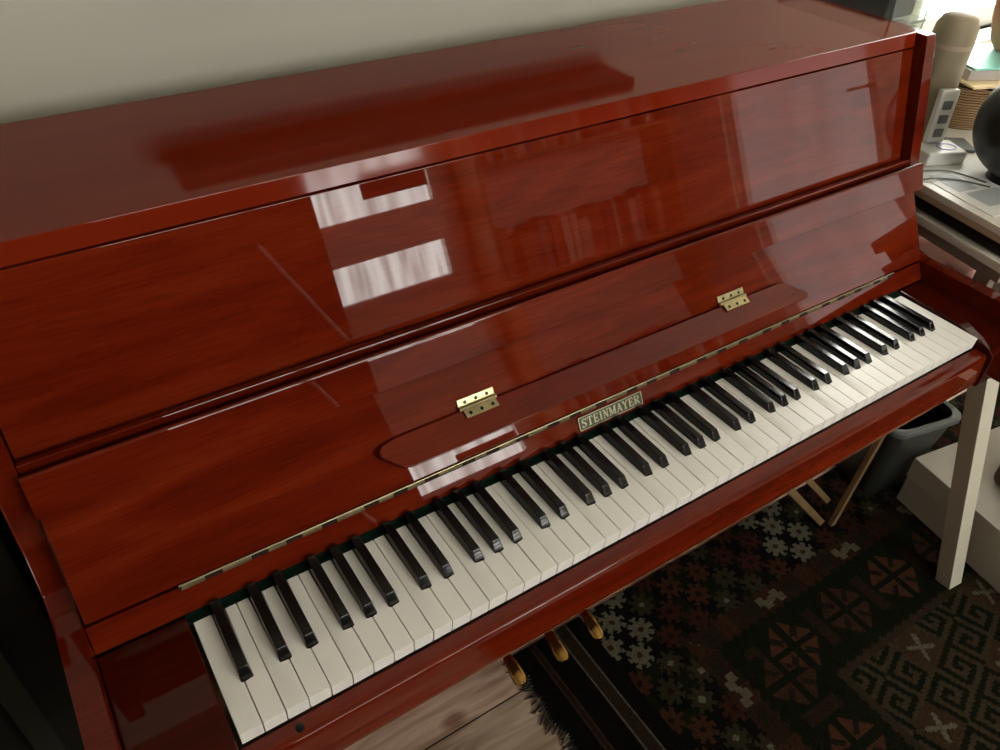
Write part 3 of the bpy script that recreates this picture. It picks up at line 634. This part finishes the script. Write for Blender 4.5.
# black case on the desk's shelf
bm = new(); box(bm, 0.012, 0.9, -0.19, 0.36, 0.0665, 0.0935, 0.004); o = obj('flat_case', D(bm), M['black'], None); tag(o, 'flat black case lying on the shelf under the white desk top', 'case')
bm = new(); box(bm, 0.012, 0.0, -0.1, 0.1, 0.08, 0.081) ; bm.free()
# pink cloth on the lower rail, seen through the slot
bm = new()
for i in range(7): box(bm, 0.024, 0.20, -0.17 + i * 0.046, -0.126 + i * 0.046, -0.0350 , -0.012 + 0.012 * math.sin(i * 1.7), 0.006, 3)
o = obj('folded_cloth', D(bm), M['pink'], None); tag(o, 'pink folded cloth glimpsed through the slot in the desk side', 'cloth')
# things on the desk
ZT = 0.118
bm = new(); bx = [(0.012, -0.155), (0.17, -0.155), (0.17, 0.06), (0.012, 0.06)]
box(bm, 0.02, 0.19, -0.130, 0.060, ZT + 0.0002, ZT + 0.0012); pap = obj('paper_sheet', D(bm), M['paper'], None); tag(pap, 'white paper sheet with faint grey printed blocks on the desk edge', 'paper')
bm = new(); box(bm, 0.038, 0.085, -0.04, 0.03, ZT + 0.00125, ZT + 0.0015); box(bm, 0.045, 0.12, -0.10, -0.048, ZT + 0.00125, ZT + 0.0015); obj('printed_block', D(bm), M['ink'], pap, 'pale grey print', smooth=0)
# tall beige bottle
bm = new(); lathe(bm, [(0.036, ZT + 0.0005), (0.0385, ZT + 0.004), (0.0385, ZT + 0.205), (0.0375, ZT + 0.222), (0.031, ZT + 0.238), (0.020, ZT + 0.244), (0.001, ZT + 0.246)], 1.545, 0.392)
bt = obj('storage_canister', bm, M['beige'], None, smooth=50); tag(bt, 'tall beige plastic canister standing at the piano end of the desk', 'canister')
bm = new(); lathe(bm, [(0.0392, ZT + 0.188), (0.0392, ZT + 0.196)], 1.545, 0.392); obj('lid_seam', bm, M['tan_edge'], bt)
# charging base and remote
ch = thing('charging_base', 'white square charging base with violet ring in front of the canister', 'charger', (1.50, 0.315, ZT))
mC = Matrix.Translation((1.505, 0.318, 0)) @ Matrix.Rotation(math.radians(-22), 4, 'Z')
bm = new(); box(bm, -0.042, 0.042, -0.030, 0.032, ZT + 0.0005, ZT + 0.026, 0.005, 3, m=mC); obj('housing', bm, M['white_plastic'], ch)
bm = new(); n = 28
for i in range(n):
    a0, a1 = 2 * math.pi * i / n, 2 * math.pi * (i + 1) / n
    q = [bm.verts.new(mC @ Vector((0.012 + r * math.cos(a), -0.002 + r * 0.75 * math.sin(a), ZT + z))) for z in (0.0262, 0.0272) for r in (0.017, 0.0205) for a in (a0, a1)]
    for f in [(4, 5, 7, 6), (0, 1, 5, 4), (2, 6, 7, 3)]: bm.faces.new([q[k] for k in f])
obj('ring', bm, M['violet'], ch, 'violet ring')
rm = thing('cordless_handset', 'white upright handset with grey buttons leaning beside the beige canister', 'handset', (1.50, 0.33, ZT + 0.0265))
mR = Matrix.Translation((1.508, 0.337, ZT + 0.028)) @ Matrix.Rotation(math.radians(-24), 4, 'Z') @ Matrix.Rotation(math.radians(-4), 4, 'X')
bm = new(); box(bm, -0.019, 0.019, -0.007, 0.007, 0.0, 0.100, 0.004, 3, m=mR); obj('body', bm, M['white_plastic'], rm)
for k in range(3):
    bm = new(); box(bm, -0.010, 0.009, -0.0088, -0.0068, 0.012 + k * 0.026, 0.028 + k * 0.026, 0.0015, 2, m=mR); obj('button', bm, M['button'], rm, 'grey button')
# thin dark tablet
bm = new(); box(bm, -0.045, 0.045, -0.03, 0.03, ZT + 0.0003, ZT + 0.007, 0.002, 2, m=Matrix.Translation((1.585, 0.345, 0)) @ Matrix.Rotation(math.radians(-35), 4, 'Z')); o = obj('pocket_notebook', bm, M['button'], None); tag(o, 'small dark grey notebook half under the white charging base', 'notebook')
# clear box with dark content next to the piano's end
cb = thing('acrylic_box', 'clear acrylic box with black contents at the end of the piano', 'box', (1.42, 0.46, ZT))
bm = new()
x0, x1, y0, y1, z0, z1 = 1.362, 1.470, 0.415, 0.66, ZT + 0.0005, 0.425
for a in ((x0, x1, y0, y1, z0, z0 + 0.004), (x0, x1, y0, y0 + 0.003, z0, z1), (x0, x1, y1 - 0.003, y1, z0, z1), (x0, x0 + 0.003, y0, y1, z0, z1), (x1 - 0.003, x1, y0, y1, z0, z1), (x0 - 0.002, x1 + 0.002, y0 - 0.002, y1, 0.352, 0.357)): box(bm, *a, 0.0006)
obj('shell', bm, M['acrylic'], cb)
bm = new(); box(bm, x0 + 0.012, x1 - 0.012, y0 + 0.02, y1 - 0.03, 0.358, 0.408, 0.006); obj('contents', bm, M['black'], cb, 'black contents')
bm = new(); box(bm, x0 + 0.006, x1 - 0.006, y0 + 0.008, y1 - 0.01, z0 + 0.005, 0.345, 0.006); obj('lower_drawer', bm, mat('frosted_plastic', (0.45, 0.46, 0.42), 0.5), cb, 'frosted drawer')
# wicker basket
bk_ = thing('wicker_basket', 'round brown wicker basket on the desk holding cards and books', 'basket', (1.775, 0.43, ZT))
bm = new(); lathe(bm, [(0.088, ZT + 0.0005), (0.094, ZT + 0.02), (0.101, ZT + 0.05), (0.106, ZT + 0.082), (0.104, ZT + 0.085), (0.098, ZT + 0.083), (0.090, ZT + 0.02), (0.02, ZT + 0.012)], 1.750, 0.445, 48); obj('body', bm, M['wicker'], bk_, smooth=60)
bm = new()
for k in range(3):
    pts = [(1.750 + 0.105 * math.cos(2 * math.pi * i / 40), 0.445 + 0.105 * math.sin(2 * math.pi * i / 40), ZT + 0.080 + 0.003 * k + 0.0015 * math.sin(i * 1.9 + k * 2)) for i in range(41)]
    sweep(bm, pts, 0.0025, 6)
obj('rim', bm, M['wicker'], bk_)
def slabz(name, cx, cy, z0, wx, wy, th, ang, m, label, cat, bev=0.001):
    bm = new(); box(bm, -wx / 2, wx / 2, -wy / 2, wy / 2, z0, z0 + th, bev, 2, m=Matrix.Translation((cx, cy, 0)) @ Matrix.Rotation(math.radians(ang), 4, 'Z')); o = obj(name, bm, m, None); tag(o, label, cat); return o
slabz('card_folder', 1.765, 0.415, ZT + 0.091, 0.17, 0.15, 0.005, -20, M['yellow_card'], 'yellow card folder lying across the wicker basket', 'folder')
slabz('book', 1.795, 0.425, ZT + 0.0965, 0.19, 0.14, 0.020, -25, M['book_grey'], 'grey cloth book under the turquoise booklet', 'book')
slabz('booklet', 1.80, 0.43, ZT + 0.117, 0.19, 0.15, 0.004, -22, M['turquoise'], 'turquoise booklet on top of the grey book', 'booklet')
# terracotta pot on the sill
bm = new(); lathe(bm, [(0.035, 0.242), (0.048, 0.26), (0.060, 0.30), (0.066, 0.335), (0.062, 0.34), (0.05, 0.30), (0.01, 0.26)], 1.858, 0.425, 36); o = obj('clay_pot', bm, M['terracotta'], None, smooth=50); tag(o, 'terracotta clay pot on top of the booklets at the frame edge', 'pot')
# black ball on a black stand
bm = new(); bmesh.ops.create_uvsphere(bm, u_segments=48, v_segments=28, radius=0.098); bmesh.ops.transform(bm, matrix=Matrix.Translation((1.550, 0.190, ZT + 0.103)), verts=bm.verts)
ba = obj('round_speaker', bm, M['black_ball'], None, smooth=60); tag(ba, 'large black ball-shaped speaker resting on the desk at the frame edge', 'speaker')
bm = new(); lathe(bm, [(0.044, ZT + 0.0014), (0.043, ZT + 0.006), (0.040, ZT + 0.010), (0.038, ZT + 0.020)], 1.550, 0.190, 40); obj('foot', bm, M['black'], ba)
def cable(name, pts, label):
    # smooth through points with Catmull-Rom
    P_ = [Vector(p) for p in pts]; out = []
    for i in range(len(P_) - 1):
        p0, p1, p2, p3 = P_[max(i - 1, 0)], P_[i], P_[i + 1], P_[min(i + 2, len(P_) - 1)]
        for k in range(8):
            t = k / 8; out.append(0.5 * ((2 * p1) + (p2 - p0) * t + (2 * p0 - 5 * p1 + 4 * p2 - p3) * t * t + (3 * p1 - p0 - 3 * p2 + p3) * t ** 3))
    out.append(P_[-1]); bm = new(); sweep(bm, out, 0.0017, 8); o = obj(name, bm, M['cable'], None, smooth=60); tag(o, label, 'cable')
zc = ZT + 0.0036
cable('cable', [(1.405, 0.30, zc), (1.44, 0.290, zc), (1.475, 0.268, zc), (1.486, 0.235, zc), (1.492, 0.205, zc)], 'grey cable curving across the desk, the rear one of two')
cable('cable', [(1.395, 0.272, zc), (1.425, 0.262, zc), (1.452, 0.240, zc), (1.470, 0.212, zc), (1.480, 0.190, zc)], 'grey cable lying over the printed paper, the front one of two')

# ------------------------------------------------------------------ under the desk
A9 = math.radians(-9)
mB = Matrix.Translation((1.577, 0.125, 0)) @ Matrix.Rotation(A9, 4, 'Z')
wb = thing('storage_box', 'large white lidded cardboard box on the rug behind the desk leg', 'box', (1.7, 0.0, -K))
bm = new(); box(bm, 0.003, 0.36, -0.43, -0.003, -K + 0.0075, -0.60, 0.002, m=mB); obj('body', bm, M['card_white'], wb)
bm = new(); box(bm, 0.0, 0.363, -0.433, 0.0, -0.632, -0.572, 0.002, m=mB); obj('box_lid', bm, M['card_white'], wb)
bs = thing('leather_bag', 'dark brown bag standing on the white box', 'bag', (1.78, -0.06, -0.57))
bm = new(); box(bm, 0.10, 0.30, -0.36, -0.12, -0.5715, -0.40, 0.02, 4, m=mB); obj('body', bm, M['brown_box'], bs)
bm = new(); sweep(bm, [mB @ Vector((0.2 + 0.0 * t, -0.32 + 0.16 * t, -0.40 + 0.07 * math.sin(math.pi * t))) for t in [i / 12 for i in range(13)]], 0.006, 8); obj('handle', bm, M['brown_box'], bs)
# grey bin
def loft_rect(bm, secs, c, ang, r=0.03):
    rings = []
    for (hx, hy, z) in secs:
        ring = []
        for qx, qy, a0 in ((1, 1, 0), (-1, 1, 90), (-1, -1, 180), (1, -1, 270)):
            for k in range(5):
                a = math.radians(a0 + 22.5 * k); p = Vector((qx * (hx - r) + r * math.cos(a), qy * (hy - r) + r * math.sin(a), 0)); p.rotate(Euler((0, 0, ang))); ring.append(bm.verts.new((c[0] + p.x, c[1] + p.y, z)))
        rings.append(ring)
    n = len(rings[0])
    for A, B in zip(rings, rings[1:]):
        for i in range(n): bm.faces.new((A[i], A[(i + 1) % n], B[(i + 1) % n], B[i]))
    bm.faces.new(rings[0][::-1]); bm.faces.new(rings[-1])
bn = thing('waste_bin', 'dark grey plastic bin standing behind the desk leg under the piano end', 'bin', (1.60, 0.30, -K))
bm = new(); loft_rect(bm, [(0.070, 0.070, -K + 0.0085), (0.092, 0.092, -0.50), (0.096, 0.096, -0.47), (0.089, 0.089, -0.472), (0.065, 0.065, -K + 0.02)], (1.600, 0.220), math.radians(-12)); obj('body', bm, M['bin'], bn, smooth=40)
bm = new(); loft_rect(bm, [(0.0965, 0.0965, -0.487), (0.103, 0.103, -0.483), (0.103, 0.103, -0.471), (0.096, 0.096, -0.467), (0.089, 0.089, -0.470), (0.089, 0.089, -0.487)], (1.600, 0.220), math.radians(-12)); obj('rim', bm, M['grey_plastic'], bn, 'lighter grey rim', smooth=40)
# folding wooden stand under the keybed
fs_ = thing('folding_stand', 'slim folding stand of pine bars on the rug under the piano', 'stand', (1.366, 0.149, -K))
zr = -K + 0.0125
for a, b_ in (((1.366, 0.150, zr), (1.425, 0.150, -0.36)), ((1.350, 0.168, zr), (1.03, 0.168, -0.34))):
    bm = new(); bar(bm, a, b_, 0.016, 0.012, 0.001); obj('leg', bm, M['pine'], fs_)
bm = new(); bar(bm, (1.368, 0.182, -0.655), (1.10, 0.182, -0.355), 0.014, 0.010, 0.001); obj('brace', bm, M['pine'], fs_)
bm = new(); bar(bm, (1.04, 0.172, -0.33), (1.45, 0.160, -0.36), 0.02, 0.05, 0.001, ref=(0, 1, 0)); obj('top_rail', bm, M['pine'], fs_)

# ------------------------------------------------------------------ shelf on the wall above the piano, mirrored in the lid
dsh = varnish('dark_red_shelf_wood', (0.05, 0.012, 0.006), (0.07, 0.018, 0.009), (0.09, 0.025, 0.012))
bm = new(); box(bm, 0.19, 1.0, 0.645, 0.7385, 0.506, 0.532, 0.002); tag(obj('wall_shelf', bm, dsh), 'dark wooden shelf on the wall above the piano, mirrored in its lid', 'shelf')

# ------------------------------------------------------------------ left of the piano
dc = thing('added_dark_cabinet', 'near-black cabinet added left of the piano to stand in for deep shade', 'cabinet', (-0.5, 0.4, -K))  # unseen cabinet added to fill the shaded corner with near-black
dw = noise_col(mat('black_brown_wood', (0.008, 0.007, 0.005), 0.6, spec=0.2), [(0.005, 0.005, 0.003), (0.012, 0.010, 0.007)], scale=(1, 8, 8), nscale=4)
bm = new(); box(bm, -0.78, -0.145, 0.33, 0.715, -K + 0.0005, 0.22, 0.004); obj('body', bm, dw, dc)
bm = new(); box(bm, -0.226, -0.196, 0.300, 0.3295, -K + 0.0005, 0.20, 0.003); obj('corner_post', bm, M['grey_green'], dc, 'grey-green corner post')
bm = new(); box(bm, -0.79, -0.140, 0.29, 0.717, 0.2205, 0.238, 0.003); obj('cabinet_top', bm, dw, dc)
cr = thing('fabric_crate', 'dark grey fabric crate on the floor in front of the added dark cabinet', 'crate', (-0.32, 0.0, -K))
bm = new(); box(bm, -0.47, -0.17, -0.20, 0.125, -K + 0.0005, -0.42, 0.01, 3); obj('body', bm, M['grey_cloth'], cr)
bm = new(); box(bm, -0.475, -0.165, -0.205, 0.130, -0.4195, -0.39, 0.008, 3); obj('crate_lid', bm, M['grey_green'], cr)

# ------------------------------------------------------------------ the opposite side of the room, seen only mirrored in the lacquer
wd_ = thing('wardrobe', 'dark wooden wardrobe on the opposite wall mirrored in the piano lacquer', 'wardrobe', (0.0, Y0 + 0.3, -K))
bm = new(); box(bm, -1.28, 1.02, Y0 + 0.003, Y0 + 0.55, -K + 0.0005, 0.90, 0.004); obj('body', bm, dw, wd_)
for k in range(4):
    bm = new(); box(bm, -1.27 + k * 0.572, -0.705 + k * 0.572, Y0 + 0.551, Y0 + 0.570, -0.66, 0.88, 0.003); d_ = obj('door', bm, dw, wd_)
    bm = new(); sweep(bm, [(-0.75 + k * 0.572, Y0 + 0.5705, 0.05), (-0.75 + k * 0.572, Y0 + 0.592, 0.06), (-0.75 + k * 0.572, Y0 + 0.592, 0.16), (-0.75 + k * 0.572, Y0 + 0.5705, 0.17)], 0.004, 8); obj('handle', bm, M['dark_metal'], d_)
bm = new(); box(bm, 1.44, 1.80, Y0 + 0.012, Y0 + 0.03, 0.335, 0.44, 0.002); o = obj('leaning_board', bm, M['brown_box'], None); tag(o, 'brown board leaning in the small window across the room', 'board')
bm = new(); sweep(bm, [(0.74, Y0 + 0.585, 0.27), (1.21, Y0 + 0.70, -K + 0.011)], 0.011, 10); o = obj('walking_stick', bm, M['trim'], None, smooth=50); tag(o, 'pale walking stick leaning on the wardrobe across the room', 'stick')
bc = thing('bookcase', 'wooden bookcase on the opposite wall mirrored in the piano lacquer', 'bookcase', (2.5, Y0 + 0.15, -K))
wood = noise_col(mat('orange_pine', (0.42, 0.20, 0.07), 0.5), [(0.36, 0.16, 0.05), (0.48, 0.24, 0.09)], scale=(1, 8, 8), nscale=3)
shelves = [-0.68, -0.28, 0.34, 0.92, 1.30]
for xx_ in (1.98, 3.26):
    bm = new(); box(bm, xx_ - 0.012, xx_ + 0.012, Y0 + 0.002, Y0 + 0.26, -K + 0.0005, 1.32, 0.002); obj('upright', bm, wood, bc)
for z_ in shelves:
    bm = new(); box(bm, 1.993, 3.247, Y0 + 0.002, Y0 + 0.26, z_, z_ + 0.022, 0.002); obj('shelf', bm, wood, bc)
bcols = [(0.30, 0.06, 0.04), (0.42, 0.36, 0.26), (0.08, 0.09, 0.12), (0.50, 0.46, 0.38), (0.22, 0.12, 0.07), (0.10, 0.16, 0.14), (0.45, 0.22, 0.10), (0.16, 0.05, 0.05)]
bms = [noise_col(mat('book_cloth', c, 0.6), [tuple(v * 0.85 for v in c), c], nscale=20) for c in bcols]
wordsz = ['red', 'cream', 'navy', 'ivory', 'brown', 'green', 'orange', 'maroon']
for si, z_ in enumerate(shelves[1:4]):
    x_ = 2.02
    while x_ < 3.20:
        t = random.uniform(0.022, 0.048); h_ = random.uniform(0.21, 0.29); dp = random.uniform(0.14, 0.19)
        if random.random() < 0.06: x_ += 0.06
        if x_ + t > 3.22: break
        ci = random.randrange(8); bm = new(); box(bm, x_, x_ + t - 0.001, Y0 + 0.03, Y0 + 0.03 + dp + 0.03, z_ + 0.0225, z_ + 0.0225 + h_, 0.002)
        o = obj('book', bm, bms[ci], None); tag(o, 'book standing in a row on the pine bookcase across the room', 'book', 'books in the bookcase across the room'); x_ += t

for o in list(bpy.data.objects):
    if '_base' in o: del o['_base']
